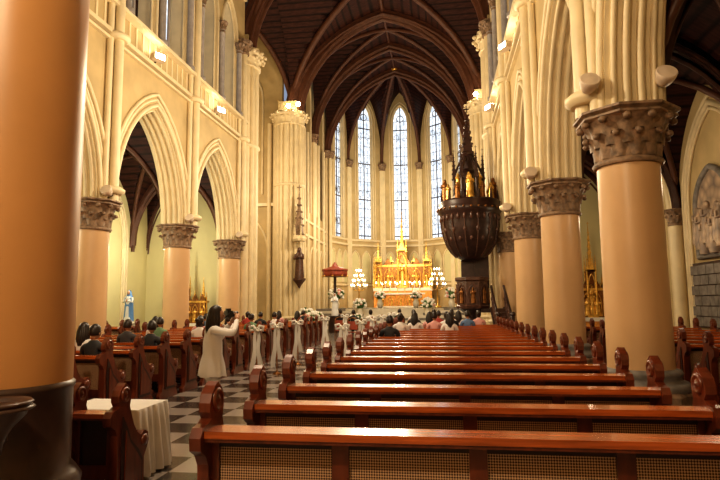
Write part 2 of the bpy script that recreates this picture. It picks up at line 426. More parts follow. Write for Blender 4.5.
# floor, back wall
b=B(); b.box((AX-14,-4,-.2),(AX+14,50,0),'floor_tiles'); b.build('floor')
b=B(); b.box((AX-11.2,-1.7,0),(AX-HW-.2,-1.5,20),'cream_plaster'); b.box((AX+HW+.2,-1.7,0),(AX+11.2,-1.5,20),'cream_plaster')
b.box((AX-HW-.2,-4.2,0),(AX+HW+.2,-4,20),'cream_plaster')
for sd in (-1,1): b.box((min(AX+sd*HW,AX+sd*(HW+.2)),-4,0),(max(AX+sd*HW,AX+sd*(HW+.2)),-1.7,20),'cream_plaster')
b.poly([(AX-HW,-4,20),(AX+HW,-4,20),(AX+HW,-1.1,20),(AX-HW,-1.1,20)],'vault_wood')
b.build('wall_back')
# sanctuary steps
b=B()
for k in range(8): b.box((AX-5.6+.0,36.2+k*.42,k*.16),(AX+5.6,43.2,(k+1)*.16),'marble_white' if k%2==0 else 'grey_stone')
b.lathe((AX,43.2,0),[(5.35,0),(5.35,1.28)],'marble_white',20,False)
b.build('floor_sanctuary')

# ---------------------------------------------------------------- big foreground pier + stoup
b=B(); px,py=-3.05,3.58
b.lathe((px,py,0),[(.64,0),(.64,.12),(.60,.16),(.56,.3),(.53,.42),(.54,.48),(.50,.54),(.465,.58),(.46,1.10),(.475,1.12),(.475,1.14),(.455,1.16)],'pier_dado',48)
b.lathe((px,py,0),[(.455,1.15),(.45,4),(.445,12.5)],'pier_paint',48)
capital(b,(px,py,12.5),.45,.8,.8)
b.build('gallery_pier')
b=B(); b.box((px-.45,py-.45,13.25),(px+.45,py+.45,19.5),'cream_plaster'); b.build('wall_pier_upper')
b=B(); b.lathe((0,0,0),[(.02,-.42),(.08,-.38),(.1,-.25),(.16,-.14),(.27,-.02),(.31,.08),(.33,.1),(.31,.12),(.28,.1),(.24,.02),(.1,-.06),(.001,-.08)],'pier_dado',28)
b.lathe((0,0,0),[(.32,.03),(.345,.05),(.32,.07)],'pier_dado',28)
b.tube([(-.20,.34,-.3),(-.08,.1,-.3),(0,0,-.3)],.07,'pier_dado')
place(b.mesh('holy_water_stoup'),'holy_water_stoup',(-2.585,3.0,1.06),0,(.62,.62,.62))

# ---------------------------------------------------------------- pews
END=[(-.18,0),(.50,0),(.50,.07),(.44,.13),(.43,.40),(.48,.47),(.52,.54),(.50,.62),(.43,.65),(.36,.62),(.29,.66),(.22,.74),(.17,.84),(.13,.93),(.15,1.0),(.15,1.06),(.11,1.11),(.05,1.15),(.01,1.13),(-.04,1.09),(-.07,1.04),(-.07,.99),(-.04,.95),(-.09,.93),(-.16,.92),(-.20,.87),(-.19,.80),(-.12,.76),(-.08,.70),(-.06,.5),(-.06,.25),(-.10,.13),(-.18,.07)]
def pew_mesh(L,name='pew',kneel=True,cane=True):
    b=B()
    b.box((.03,-.155,.86),(L-.03,.03,.9),'pew_top')
    b.box((.03,-.145,.84),(L-.03,-.125,.861),'pew_wood')
    b.box((.03,-.025,.79),(L-.03,.025,.86),'pew_dark'); b.box((.03,-.025,.3),(L-.03,.025,.42),'pew_wood')
    n=max(1,round(L/.82)); w=(L-.06)/n
    for k in range(n+1):
        x=.03+k*w; b.box((x-.05,-.03,.08),(x+.05,.03,.86),'pew_wood')
    b.box((.03,-.006,.42),(L-.03,.006,.79),'cane_weave' if cane else 'pew_dark')
    b.box((.03,.02,.42),(L-.03,.42,.46),'pew_top'); b.box((.03,.38,.34),(L-.03,.41,.42),'pew_wood')
    if kneel:
        b.box((.05,-.42,.14),(L-.05,-.24,.19),'pew_wood')
        b.box((.05,-.34,.0),(.1,-.3,.14),'pew_dark'); b.box((L-.1,-.34,0),(L-.05,-.3,.14),'pew_dark')
    b.box((.05,-.36 if kneel else -.02,.07),(L-.05,.02,.11),'pew_dark')
    for x,sx in ((-.035,-1),(L-.035,1)):
        b.prism([(x,y,z) for y,z in END],(.07,0,0),'pew_wood')
        for s in (-1,1):
            xx=x+.035+s*.035; M=T(xx,.035,1.045)@RY(s*pi/2); q=B(); q.lathe((0,0,0),[(.07,0),(.07,.012),(.052,.02),(.045,.007),(.027,.012),(.001,.026)],'pew_wood',14); b.add(q,M)
            M=T(xx,.42,.56)@RY(s*pi/2); q=B(); q.lathe((0,0,0),[(.055,0),(.055,.012),(.03,.02),(.001,.02)],'pew_wood',12); b.add(q,M)
            b.prism([(xx,y,z) for y,z in [(0,.16),(.38,.16),(.38,.4),(.3,.5),(.15,.62),(.08,.75),(0,.85),(-.02,.6)]],(s*.012,0,0),'pew_dark')
            b.prism([(xx+s*.006,y,z) for y,z in [(.04,.2),(.34,.2),(.34,.38),(.26,.47),(.12,.6),(.05,.72)]],(s*.016,0,0),'pew_wood')
    return b.mesh(name)
PZ=(1,1,1.045)
PR=pew_mesh(3.23); RY0=3.37
NR=18
for k in range(NR): place(PR,'pew',(-1.43,RY0+.9*k,0),0,PZ)
PL=pew_mesh(3.4); LY0=7.0
for k in range(19): place(PL,'pew',(-8.4,LY0+.9*k,0),0,PZ)
PA=pew_mesh(2.6)
for k in range(12): place(PA,'pew',(4.0,6.4+.95*k,0),0,PZ)
PB=pew_mesh(2.6)
for k in range(10): place(PB,'pew',(-13.2,10+.95*k,0),0,PZ)
KN=pew_mesh(.40,'prayer_bench',False,False); place(KN,'prayer_bench',(-3.06,4.42,0),0,(1,.85,.9))

# draped table
b=B(); x0,x1,y0,y1,h=-3.78,-2.93,5.2,5.8,.67
b.box((x0+.03,y0+.03,h-.03),(x1-.03,y1-.03,h-.005),'cloth_white')
def edge(a,c,n):
    return [(a[0]+(c[0]-a[0])*i/n,a[1]+(c[1]-a[1])*i/n) for i in range(n)]
loop=edge((x0,y0),(x1,y0),44)+edge((x1,y0),(x1,y1),30)+edge((x1,y1),(x0,y1),44)+edge((x0,y1),(x0,y0),30)
cx,cy=(x0+x1)/2,(y0+y1)/2; rows=[]
for j,z in enumerate([h,h-.03,h-.2,h-.4,h-.55,.03]):
    row=[]
    for i,(x,y) in enumerate(loop):
        a=min(j*.012,.05)*(1+sin(i*1.15)+.4*sin(i*.41)); 
        dx,dy=(x-cx),(y-cy); l=sqrt(dx*dx+dy*dy); row.append((x+dx/l*a,y+dy/l*a,z))
    rows.append(row)
b.grid(rows,'cloth_white',True,True); b.poly(rows[0],'cloth_white')
b.build('draped_table')

# ---------------------------------------------------------------- statues, ornament
def statue(b,c,h,robe='robe_white',cloak=None,arms='pray'):
    cloak=cloak or robe; q=B(); s=h/1.7
    prof=[(.26,0),(.27,.05),(.22,.3),(.19,.7),(.17,.95),(.20,1.2),(.19,1.34),(.09,1.42),(.055,1.46)]
    q.lathe((0,0,0),prof,robe,16,sy=.8)
    q.lathe((0,.03,0),[(.28,.1),(.25,.5),(.22,1.0),(.24,1.3),(.14,1.44),(.12,1.6),(.08,1.69),(.001,1.72)],cloak,16,sy=.75)
    q.ell((0,-.04,1.56),(.075,.09,.11),'skin' if robe.startswith('robe') else robe)
    for sg in (-1,1): q.tube([(sg*.2,-.02,1.32),(sg*.25,-.08,1.08),(sg*.06,-.22,1.15)],[.07,.06,.04],robe,8)
    q.ell((0,-.24,1.17),(.04,.04,.07),'skin' if robe.startswith('robe') else robe,8,6)
    b.add(q,T(*c)@Matrix.Scale(s,4))
def spire(b,x,y,z,w,h,m='gold'):
    b.lathe((x,y,z),[(w*.7,0),(w*.75,h*.03),(w*.55,h*.06),(.012,h)],m,4,False,rot=pi/4)
    for j in range(1,6):
        zz=z+h*(.08+.15*j); rr=w*.62*(1-j*.16)
        for a in range(4): b.ell((x+rr*cos(a*pi/2+pi/4),y+rr*sin(a*pi/2+pi/4),zz),w*.13,m,6,4)
    b.tube([(x,y,z+h),(x,y,z+h+w*.7)],w*.06,m,4); b.tube([(x-w*.25,y,z+h+w*.4),(x+w*.25,y,z+h+w*.4)],w*.06,m,4)
def tower(b,x,y,z,w,hb,hs,m='gold',fig='gold_dark'):
    h=w/2
    b.box((x-h,y-h,z),(x+h,y+h,z+.12),m)
    for sx in (-1,1):
        for sy in (-1,1):
            b.tube([(x+sx*h*.85,y+sy*h*.85,z+.1),(x+sx*h*.85,y+sy*h*.85,z+hb)],w*.08,m,6)
            spire(b,x+sx*h*.85,y+sy*h*.85,z+hb,w*.18,hs*.35,m)
    b.box((x-h*.8,y+h*.5,z),(x+h*.8,y+h*.8,z+hb),fig)
    op=(0,h*.7,z+.1,z+hb*.6,z+hb*.95)
    b.tube(arch_path((x,y-h*.85,0),(1,0,0),(0,1,0),0,op),w*.05,m,5)
    statue(b,(x,y,z+.12),hb*.65,'gold')
    b.box((x-h,y-h,z+hb),(x+h,y+h,z+hb+.08),m)
    pts=[(x-h,y-h,z+hb),(x+h,y-h,z+hb),(x,y-h,z+hb+w*.9)]; b.prism(pts,(0,w*.1,0),m)
    spire(b,x,y,z+hb+.08,w*.5,hs,m)
def reredos(name,x,y,z,W,H,lights=False):
    b=B()
    b.box((-W/2,-.1,0),(W/2,.5,H*.16),'altar_glow'); b.box((-W/2-.05,-.15,H*.16),(W/2+.05,.5,H*.19),'marble_white')
    b.box((-W/2+.1,.1,H*.19),(W/2-.1,.45,H*.40),'gold_dark')
    b.box((-W/2,.05,H*.40),(W/2,.5,H*.42),'gold')
    nb=6
    for k in range(nb):
        xx=-W/2+W*(k+.5)/nb
        if abs(xx)>W*.07:
            b.tube(arch_path((xx,.08,0),(1,0,0),(0,1,0),0,(0,W*.065,H*.2,H*.30,H*.38)),W*.008,'gold',5)
            statue(b,(xx,.05,H*.2),H*.14,'gold')
            b.prism([(xx-W*.07,.05,H*.42),(xx+W*.07,.05,H*.42),(xx,.05,H*.49)],(0,.1,0),'gold_dark')
        q=B(); q.lathe((0,0,0),[(.001,0),(W*.04,.0),(W*.045,.02),(W*.03,.04),(.001,.04)],'gold',10); b.add(q,T(xx,-.1,H*.08)@RX(pi/2))
        if lights:
            for o in (-.2,.2):
                b.tube([(xx+o,-.05,H*.19),(xx+o,-.05,H*.19+.4)],.025,'cloth_white',6); b.ell((xx+o,-.05,H*.19+.47),(.035,.035,.07),'candle_flame',6,5)
    tower(b,0,.15,H*.19,W*.17,H*.36,H*.36)
    for sx in (-1,1):
        tower(b,sx*W*.42,.2,H*.19,W*.12,H*.25,H*.19)
        tower(b,sx*W*.2,.25,H*.3,W*.08,H*.14,H*.06)
        spire(b,sx*W*.5,.2,H*.19,W*.05,H*.3)
    return b.build(name,(x,y,z))
reredos('gilded_reredos',AX+.12,46.6,1.28,4.8,8.4,True)
reredos('side_altar',AX+9.4,24.2,.0,2.4,5.2)
reredos('side_altar',AX-8.4,24.4,.0,2.0,4.4)
# high altar table
b=B(); ax0,ay=AX+.12,44.6
b.box((ax0-1.9,ay-.5,1.28),(ax0+1.9,ay+.5,1.4),'marble_white'); b.box((ax0-1.7,ay-.42,1.4),(ax0+1.7,ay+.42,2.3),'altar_glow')
b.box((ax0-1.9,ay-.52,2.3),(ax0+1.9,ay+.5,2.42),'cloth_white')
for k in range(5):
    xx=ax0-1.4+k*.7; b.tube(arch_path((xx,ay-.44,0),(1,0,0),(0,1,0),0,(0,.27,1.42,1.9,2.2)),.04,'gold',6); statue(b,(xx,ay-.44,1.42),.65,'gold')
for k in range(6):
    xx=ax0-1.5+k*.6; b.lathe((xx,ay+.25,2.42),[(.08,0),(.03,.05),(.03,.35),(.06,.38),(.02,.4),(.02,.7)],'gold',8); b.ell((xx,ay+.25,3.16),(.04,.04,.08),'candle_flame',6,5)
b.build('high_altar')

def candelabrum(x,y,z,h):
    b=B(); b.lathe((0,0,0),[(.3,0),(.28,.06),(.1,.14),(.05,.3),(.04,h*.5),(.08,h*.52),(.04,h*.56),(.03,h)],'gold',10)
    for lv,(rr,zz,n) in enumerate(((.6,h*.56,8),(.48,h*.7,8),(.34,h*.84,6),(.18,h*.98,4))):
        for k in range(n):
            a=2*pi*k/n; c,s_=cos(a),sin(a)
            b.tube([(0,0,zz-.15),(rr*.5*c,rr*.5*s_,zz-.2),(rr*c,rr*s_,zz)],.02,'gold',5)
            b.tube([(rr*c,rr*s_,zz),(rr*c,rr*s_,zz+.18)],.02,'cloth_white',6); b.ell((rr*c,rr*s_,zz+.24),(.04,.04,.075),'candle_flame',6,5)
    b.build('candelabrum',(x,y,z))
candelabrum(AX-2.95,42.6,1.28,2.7); candelabrum(AX+3.0,42.6,1.28,2.7)

def bouquet(c,r,b,n=60):
    for k in range(n):
        a=random.uniform(0,2*pi); t=math.acos(random.uniform(-.5,1)); rr=r*random.uniform(.75,1.05)
        p=(c[0]+rr*sin(t)*cos(a),c[1]+rr*sin(t)*sin(a),c[2]+rr*cos(t)*.85); k3=random.random()
        if k3<.85: b.ell(p,r*.2,'petal_white' if k3<.72 else 'petal_pink',6,4)
        else:
            b.ell(p,(r*.2,r*.08,r*.15),'leaf_green',5,4)
    b.ell(c,r*.7,'leaf_green',10,8)
# slim posts with a bow and hanging ribbon tails along the central aisle
def ribbon_post(x,y,h=1.2):
    b=B(); b.lathe((0,0,0),[(.11,0),(.11,.02),(.03,.05),(.014,.1),(.014,h),(.03,h+.02),(.001,h+.05)],'gold_dark',10)
    z=h-.06
    for s in (-1,1):   # bow loops
        pts=[(0,-.03,z),(s*.07,-.05,z+.07),(s*.15,-.05,z+.05),(s*.14,-.04,z-.03),(s*.05,-.04,z-.02),(0,-.03,z)]
        b.tube(pts,[.015,.03,.035,.03,.02,.015],'cloth_white',7)
        rows=[]
        L=h-.22 if s<0 else h-.42
        for j in range(14):
            t=j/13; xx=s*(.02+.06*t+.015*sin(t*9)); w=.035+.03*t; zz=z-L*t
            rows.append([(xx-w,-.035+.02*sin(t*7),zz),(xx-w*.3,-.06+.02*sin(t*7+1),zz),(xx+w*.3,-.03+.02*sin(t*7),zz),(xx+w,-.055+.02*sin(t*7),zz-.03*t)])
        b.grid(rows,'cloth_white',True)
    for k in range(10):
        a=2*pi*k/10; b.ell((.05*cos(a),-.05+.03*sin(a),z+.035*sin(a*2)),.026,'petal_white',6,4)
    b.build('ribbon_post',(x,y,0))
for y in (11.8,13.3,15.3,19.0,23.0): ribbon_post(-3.95,y)
for y in (12.5,15.5,18,21,25): ribbon_post(-2.2,y)
for x,y,z,r in ((AX-4.2,39.8,1.28,.55),(AX-2.2,37.7,.64,.45),(AX+2.4,37.7,.64,.45),(AX+4.0,39.8,1.28,.5),(AX-1.3,42.2,1.28,.4),(AX+1.4,42.2,1.28,.4),(AX-4.4,31.5,0,.5),(AX-3.6,30.5,0,.4),(-4.2,27.5,0,.35),(-2.3,27.5,0,.35)):
    b=B(); b.lathe((0,0,0),[(.14,0),(.2,.1),(.24,.35),(.14,.6),(.17,.7)],'marble_white',12); bouquet((0,0,.7+r*.5),r,b,70); b.build('flower_arrangement',(x,y,z))

# statue on crossing piers with canopy
for sd in (-1,1):
    b=B(); x=AX+sd*(HW-.85); y=33.45
    b.lathe((x,y,3.1),[(.03,-.5),(.15,-.3),(.35,-.05),(.4,0),(.4,.1)],'carved_wood',8,False)
    statue(b,(x,y,3.2),1.9,'carved_wood')
    b.lathe((x,y,5.5),[(.42,0),(.45,.15),(.4,.3),(.3,.35)],'cream_trim',8,False)
    spire(b,x,y,5.85,.55,2.8,'capital_stone')
    for k in range(6): spire(b,x+.38*cos(k*pi/3),y+.38*sin(k*pi/3),5.6,.14,.9,'cream_trim')
    b.build('pier_statue')
# Marian statue in left aisle
b=B(); mx,my=-12.9,21.9
b.lathe((mx,my,0),[(.45,0),(.45,.12),(.34,.2),(.30,.8),(.36,.9),(.4,.95)],'marble_white',8,False)
statue(b,(mx,my,.95),1.35,'robe_white','robe_blue'); b.build('madonna_statue')
b=B(); bouquet((0,0,.35),.25,b,40); b.lathe((0,0,0),[(.1,0),(.14,.2),(.1,.35)],'marble_white',10); b.build('flower_vase',(-12.3,21.3,0))

# red wood tester on the left of the crossing
b=B()
b.lathe((0,0,0),[(.35,0),(.35,.1),(.1,.2),(.08,3.2)],'dark_wood',8)
b.lathe((0,0,3.25),[(.7,0),(.74,.08),(.72,.25),(.78,.32),(.76,.4),(.5,.45),(.42,.5),(.2,.56),(.05,.8)],'red_wood',8,False)
b.lathe((0,0,3.2),[(.69,0),(.70,.06)],'gold_dark',8,False)
for k in range(8): b.ell((.73*cos(k*pi/4),.73*sin(k*pi/4),3.24),.06,'gold',6,4)
statue(b,(0,-.1,.95),1.3,'robe_white'); b.lathe((0,-.1,0),[(.4,0),(.38,.9),(.45,.95)],'dark_wood',8,False)
b.build('canopied_shrine',(-6.1,32.2,0))

# ---------------------------------------------------------------- pulpit
b=B()
b.lathe((0,0,0),[(.5,0),(.45,.1),(.18,.3),(.15,1.0),(.3,1.2),(.65,1.4)],'dark_wood',8,False)
b.lathe((0,0,0),[(.68,1.4),(.72,1.5),(.66,1.55),(.66,2.5),(.74,2.56),(.74,2.66),(.66,2.68)],'carved_wood',8,False,rot=pi/8)
for k in range(8):
    a=k*pi/4; dr=Vector((cos(a),sin(a),0)); M=T(*(dr*.63+Vector((0,0,1.62))))@RZ(a+pi/2)
    q=B(); q.tube(arch_path((0,0,0),(1,0,0),(0,1,0),0,(0,.17,0,.45,.75)),.02,'carved_wood',5); statue(q,(0,-.02,0),.62,'gold_dark'); b.add(q,M)
b.box((.15,.45,1.4),(.75,.6,4.0),'dark_wood'); b.box((-.4,.5,2.6),(.5,.62,4.0),'dark_wood')
bow=[(.12,3.4),(.40,3.42),(.60,3.52),(.80,3.72),(.97,4.0),(1.10,4.4),(1.18,4.8),(1.2,5.2)]
b.lathe((0,0,0),bow+[(1.26,5.3),(1.33,5.4),(1.33,5.56),(1.25,5.64),(1.29,5.78),(1.22,5.86),(.9,5.9)],'dark_wood',28)
for k in range(28):
    a=2*pi*k/28
    b.ell((1.34*cos(a),1.34*sin(a),5.48),.05,'gold_dark',6,4)
    b.ell((1.2*cos(a),1.2*sin(a),5.12),(.07,.07,.14),'carved_wood',7,5)
for k in range(14):
    a=2*pi*k/14
    for rr,z,s in ((1.11,4.62,.09),(1.01,4.25,.08),(.86,3.92,.07)):
        a2=a+(.22 if s==.08 else 0)
        b.ell((rr*cos(a2),rr*sin(a2),z),(s,s,s*1.5),'carved_wood',7,5)
    b.tube([((rr+.02)*cos(a),(rr+.02)*sin(a),z) for rr,z in bow[2:]],.025,'carved_wood',5)
for k in range(12):
    a=2*pi*k/12; x,y=1.0*cos(a),1.0*sin(a)
    statue(b,(x,y,5.85),.7+.3*(k%3==0),'gold' if k%2 else 'gold_dark')
    spire(b,1.18*cos(a+.26),1.18*sin(a+.26),5.85,.12,.5,'dark_wood')
for k in range(6):
    a=2*pi*k/6; b.tube([(.6*cos(a),.6*sin(a),5.9),(.6*cos(a),.6*sin(a),6.9)],.07,'dark_wood'); spire(b,.6*cos(a),.6*sin(a),6.8,.2,1.2,'dark_wood')
    b.tube([(.58*cos(a),.58*sin(a),7.0),(.42*cos(a),.42*sin(a),7.4),(.2*cos(a),.2*sin(a),7.8)],.05,'dark_wood',6)
    statue(b,(.5*cos(a+.5),.5*sin(a+.5),6.35),.7,'gold')
b.lathe((0,0,5.85),[(.8,0),(.65,.3),(.45,.5),(.28,1.2),(.38,1.3),(.26,1.4),(.22,1.9),(.32,2.0),(.26,2.1)],'dark_wood',8,False)
spire(b,0,0,7.9,.48,1.8,'dark_wood')
# stair winding down along the nave arcade
SX0,SX1=.74,1.24
b.box((.3,-.5,1.24),(SX1,.2,1.4),'dark_wood')
for k in range(9):
    z=1.4-.15*k; y=-.5-.28*k
    b.box((SX0,y-.28,z-.15),(SX1,y,z),'carved_wood')
    for x in (SX0,SX1):
        b.tube([(x,y-.14,z),(x,y-.14,z+.78)],.028,'carved_wood',6)
        b.ell((x,y-.14,z+.38),(.05,.05,.1),'carved_wood',6,5)
for x in (SX0,SX1): 
    b.tube([(x,-.4,2.3),(x,-2.95,.95)],.05,'dark_wood',8); b.tube([(x,-.4,1.4),(x,-2.95,.1)],.08,'dark_wood',6)
    b.tube([(x,-3.05,0),(x,-3.05,1.15)],.06,'dark_wood',8); b.ell((x,-3.05,1.22),.09,'dark_wood')
b.build('pulpit',(1.28,23.7,0))

# ---------------------------------------------------------------- light fittings
f=B(); f.lathe((0,0,0),[(.001,-.22),(.1,-.21),(.16,-.12),(.2,.02),(.21,.1),(.19,.12)],'fixture_cream',18); f.lathe((0,0,.115),[(.19,0),(.12,.01),(.001,.02)],'fixture_cream',16)
f.tube([(0,0,-.2),(0,.0,-.3),(0,.1,-.36)],.025,'dark_wood',6)
fm=B(); fm.add(f,RX(radians(60))); fan_me=fm.mesh('floodlight')
for (x,y,z,rz) in ((2.27,8.45,4.9,0),(3.3,8.35,4.9,0),(2.2,13.6,4.72,0),(2.2,18.6,4.72,0),(-8.75,18.6,4.72,0),(-8.75,23.6,4.72,0),(-8.75,13.6,4.72,0)):
    place(fan_me,'floodlight',(x,y,z),rz,(.72,.72,.72))
f=B(); f.box((-.2,-.12,0),(.2,.12,.2),'fixture_cream'); f.box((-.17,-.1,.2),(.17,.1,.215),'lamp_face'); f.box((-.17,-.125,.03),(.17,-.12,.17),'lamp_face')
f.tube([(0,.1,.05),(0,.25,-.05)],.03,'dark_wood')
ul=f.mesh('uplight')
for sd in (-1,1):
    for y in ((11,15.9,20.9) if sd<0 else (11.5,16.9,22.4)): place(ul,'uplight',(AX+sd*(HW-.75),y,9.35),radians(60) if sd<0 else radians(-60))
b=B()
for sd in (-1,1):
    for dx,dy in ((-.2,-.9),(.5,-1.1)): b.ell((AX+sd*(HW-.3)+dx,34.6+dy-.2,14.2),.14,'bulb',8,6); b.tube([(AX+sd*(HW-.3)+dx,34.6+dy-.2,14.1),(AX+sd*(HW-.3)+dx,34.5+dy,13.9)],.03,'gold',5)
b.build('pier_lamps')

# right aisle relief and stone panel
b=B(); xw=AX+HW+4.75-.02; p0=(xw,0,0); o=(16.7,1.0,2.9,4.3,5.4)
pts=arch_path(p0,(0,1,0),(1,0,0),-.06,o); b.poly(pts,'relief_paint'); b.tube(pts+[pts[0]],.09,'grey_stone',6)
for k in range(9): 
    statue(b,(xw-.12,15.9+k*.2,2.95+.15*(k%3)),1.1+.1*(k%2),'relief_paint')
b.build('wall_relief')
b=B()
for r_ in range(6):
    for k in range(6):
        y=15.2+k*.5+(.12 if r_%2 else 0); b.box((xw-.1,y,.9+r_*.3),(xw-.02,y+.47,.9+r_*.3+.27),'grey_stone')
b.box((xw-.05,15.1,.85),(xw,18.4,2.75),'dark_wood'); b.build('wall_stone_panel')

# ---------------------------------------------------------------- people
def skin_body(J, E, R, levels=2):
    names=list(J); idx={k:i for i,k in enumerate(names)}
    me=bpy.data.meshes.new('tmp'); me.from_pydata([J[k] for k in names],[(idx[a],idx[c]) for a,c in E],[]); me.update()
    o=bpy.data.objects.new('tmp',me); SC.collection.objects.link(o)
    md=o.modifiers.new('s','SKIN'); md.use_smooth_shade=True
    for i,k in enumerate(names):
        r=R[k]; sv=me.skin_vertices[0].data[i]; sv.radius=r if hasattr(r,'__len__') else (r,r); sv.use_root=(k=='pelvis')
    sb=o.modifiers.new('u','SUBSURF'); sb.levels=levels; sb.render_levels=levels
    dg=bpy.context.evaluated_depsgraph_get(); ev=o.evaluated_get(dg); m2=ev.to_mesh()
    b=B(); b.v=[v.co.copy() for v in m2.vertices]
    lab={'pelvis':'L','hipl':'L','hipr':'L','kl':'L','kr':'L','al':'L','ar':'L','tl':'F','tr':'F','spine':'S','chest':'S','neckb':'S','neck':'K','sl':'S','sr':'S','el':'S','er':'S','wl':'K','wr':'K'}
    for p in m2.polygons:
        c=Vector(p.center); best=None; bd=1e9
        for a,e in E:
            A=Vector(J[a]); D=Vector(J[e])-A; t=max(0,min(1,(c-A).dot(D)/D.length_squared)); dd=(A+D*t-c).length
            if dd<bd:
                bd=dd; best=lab[a] if t<.8 else lab[e]
                if (a,e)in(('el','wl'),('er','wr')): best='S' if t<.85 else 'K'
                if (a,e)in(('al','tl'),('ar','tr')): best='F'
        b.f.append(tuple(p.vertices)); b.m.append(best); b.s.append(True)
    ev.to_mesh_clear(); bpy.data.objects.remove(o); return b
EDG=[('pelvis','spine'),('spine','chest'),('chest','neckb'),('neckb','neck'),('neckb','sl'),('neckb','sr'),('sl','el'),('el','wl'),('sr','er'),('er','wr'),('pelvis','hipl'),('pelvis','hipr'),('hipl','kl'),('hipr','kr'),('kl','al'),('kr','ar'),('al','tl'),('ar','tr')]
RAD={'pelvis':(.14,.11),'spine':(.125,.10),'chest':(.15,.105),'neckb':(.09,.08),'neck':.05,'sl':.065,'sr':.065,'el':.045,'er':.045,'wl':.028,'wr':.028,'hipl':.095,'hipr':.095,'kl':.06,'kr':.06,'al':.042,'ar':.042,'tl':.035,'tr':.035}
def hand(b,w,dr,up,side,curl=.6):
    w=Vector(w); dr=Vector(dr).normalized(); up=(Vector(up)-dr*Vector(up).dot(dr)).normalized(); sd=dr.cross(up)*side
    b.tube([w,w+dr*.04,w+dr*.085],[.026,.036,.034],'skin',8)
    for k,(o,l) in enumerate(((-.028,.062),(-.010,.075),(.010,.07),(.027,.052))):
        p=w+dr*.08+sd*o; d2=(dr*cos(curl)-up*sin(curl)); d3=(dr*cos(curl*2)-up*sin(curl*2))
        b.tube([p,p+d2*l*.5,p+d2*l*.5+d3*l*.5],[.0095,.009,.007],'skin',6)
    p=w+dr*.035-sd*.03; d2=(dr*.6-sd*.8-up*.2).normalized(); b.tube([p,p+d2*.03,p+d2*.03+(dr-up*.3).normalized()*.03],[.012,.011,.008],'skin',6)
def head(hair='short'):
    b=B(); rows=[]
    for j in range(15):
        t=-pi/2+pi*j/14; row=[]
        for k in range(20):
            a=2*pi*k/20; x=cos(t)*cos(a); y=cos(t)*sin(a); z=sin(t)
            if z<0: x*=1-.30*(-z); y=y*(1-.12*(-z))+(.12*(-z) if y>0 else .05*(-z))
            row.append((x*.075,y*.096,z*.115))
        rows.append(row)
    b.grid(rows,'skin',True,True)
    b.tube([(0,.088,.02),(0,.103,-.005),(0,.113,-.025),(0,.096,-.035)],[.006,.011,.014,.008],'skin',6)
    for s in (-1,1):
        b.ell((s*.029,.082,.008),(.014,.009,.008),'eye_white',8,5); b.ell((s*.029,.090,.008),(.006,.004,.006),'plastic_black',6,4)
        b.ell((s*.029,.086,.026),(.018,.008,.004),'hair',6,4); b.ell((s*.076,-.005,-.01),(.01,.02,.03),'skin',8,6)
    b.ell((0,.092,-.055),(.024,.009,.008),'lips',8,5)
    R=(.086,.108,.125); rows=[]
    for j in range(13):
        t=-pi/2+pi*j/12; row=[]
        for k in range(20):
            a=2*pi*k/20; x=cos(t)*cos(a); y=cos(t)*sin(a); z=sin(t)
            lim=.25+max(0,z-.35)*1.6
            if y>lim: y=lim
            if z<-.45 and hair=='short': z=-.45
            row.append((x*R[0],y*R[1]-.006,z*R[2]+.008))
        rows.append(row)
    b.grid(rows,'hair',True,True)
    if hair=='long':
        for k in range(9):
            a=pi+pi*k/8; x=.07*cos(a); y=.075*sin(a)-.01
            b.tube([(x*.8,y*.8,.06),(x*1.1,y*1.15,-.04),(x*1.15,y*1.2-.01,-.16),(x*.9,y*1.2-.02,-.27)],[.03,.036,.036,.012],'hair',7)
    if hair=='bun': b.ell((0,-.12,.05),.045,'hair',8,6)
    return b
HD={k:head(k) for k in ('short','long','bun')}
SIT={'pelvis':(0,0,.59),'spine':(0,-.01,.75),'chest':(0,0,.94),'neckb':(0,0,1.06),'neck':(0,.015,1.17),'sl':(-.17,0,1.04),'sr':(.17,0,1.04),'el':(-.22,.08,.79),'er':(.22,.08,.79),'wl':(-.1,.28,.70),'wr':(.1,.28,.70),'hipl':(-.09,.03,.58),'hipr':(.09,.03,.58),'kl':(-.1,.40,.56),'kr':(.1,.40,.56),'al':(-.1,.38,.09),'ar':(.1,.38,.09),'tl':(-.1,.50,.045),'tr':(.1,.50,.045)}
SB=skin_body(SIT,EDG,RAD)
def seated(name,x,y,top,bottom='trousers',hair='short',rz=0,ht=0,z=0,turn=0):
    b=B(); b.add(SB,None,{'S':top,'L':bottom,'K':'skin','F':'shoe'})
    b.add(HD[hair],T(0,.03,1.27)@RZ(turn)@RX(ht))
    hand(b,(-.1,.28,.70),(.5,.8,-.2),(0,0,1),1,.5); hand(b,(.1,.28,.70),(-.5,.8,-.2),(0,0,1),-1,.5)
    if top=='suit_black':
        b.lathe((0,.008,1.07),[(.075,0),(.07,.04),(.06,.05)],'shirt_white',12)
    b.build(name,(x,y,z),rz)
ry=lambda k: RY0+.9*k+.16
ly=lambda k: LY0+.9*k+.16
seated('seated_man',-1.15,ry(10),'suit_black',turn=.5)
seated('seated_woman',-.35,ry(15),'shirt_pink','trousers','long',turn=-.3)
seated('seated_woman',.15,ry(15),'shirt_white','trousers','bun')
seated('seated_woman',-.75,ry(14),'shirt_white','trousers','long',turn=-.6)
seated('seated_man',.8,ry(16),'shirt_blue')
seated('seated_woman',.2,ry(13),'shirt_white','trousers','long',turn=.3); seated('seated_man',-.2,ry(14),'shirt_pink',turn=-.4)
seated('seated_woman',1.2,ry(17),'shirt_pink','trousers','bun'); seated('seated_man',.3,ry(16),'suit_black')
seated('seated_woman',-1.1,ry(13),'shirt_white','trousers','bun')
seated('seated_woman',.55,ry(17),'shirt_white','trousers','long')
seated('seated_man',-.1,ry(17),'shirt_red'); seated('seated_man',-.9,ry(17),'suit_black')
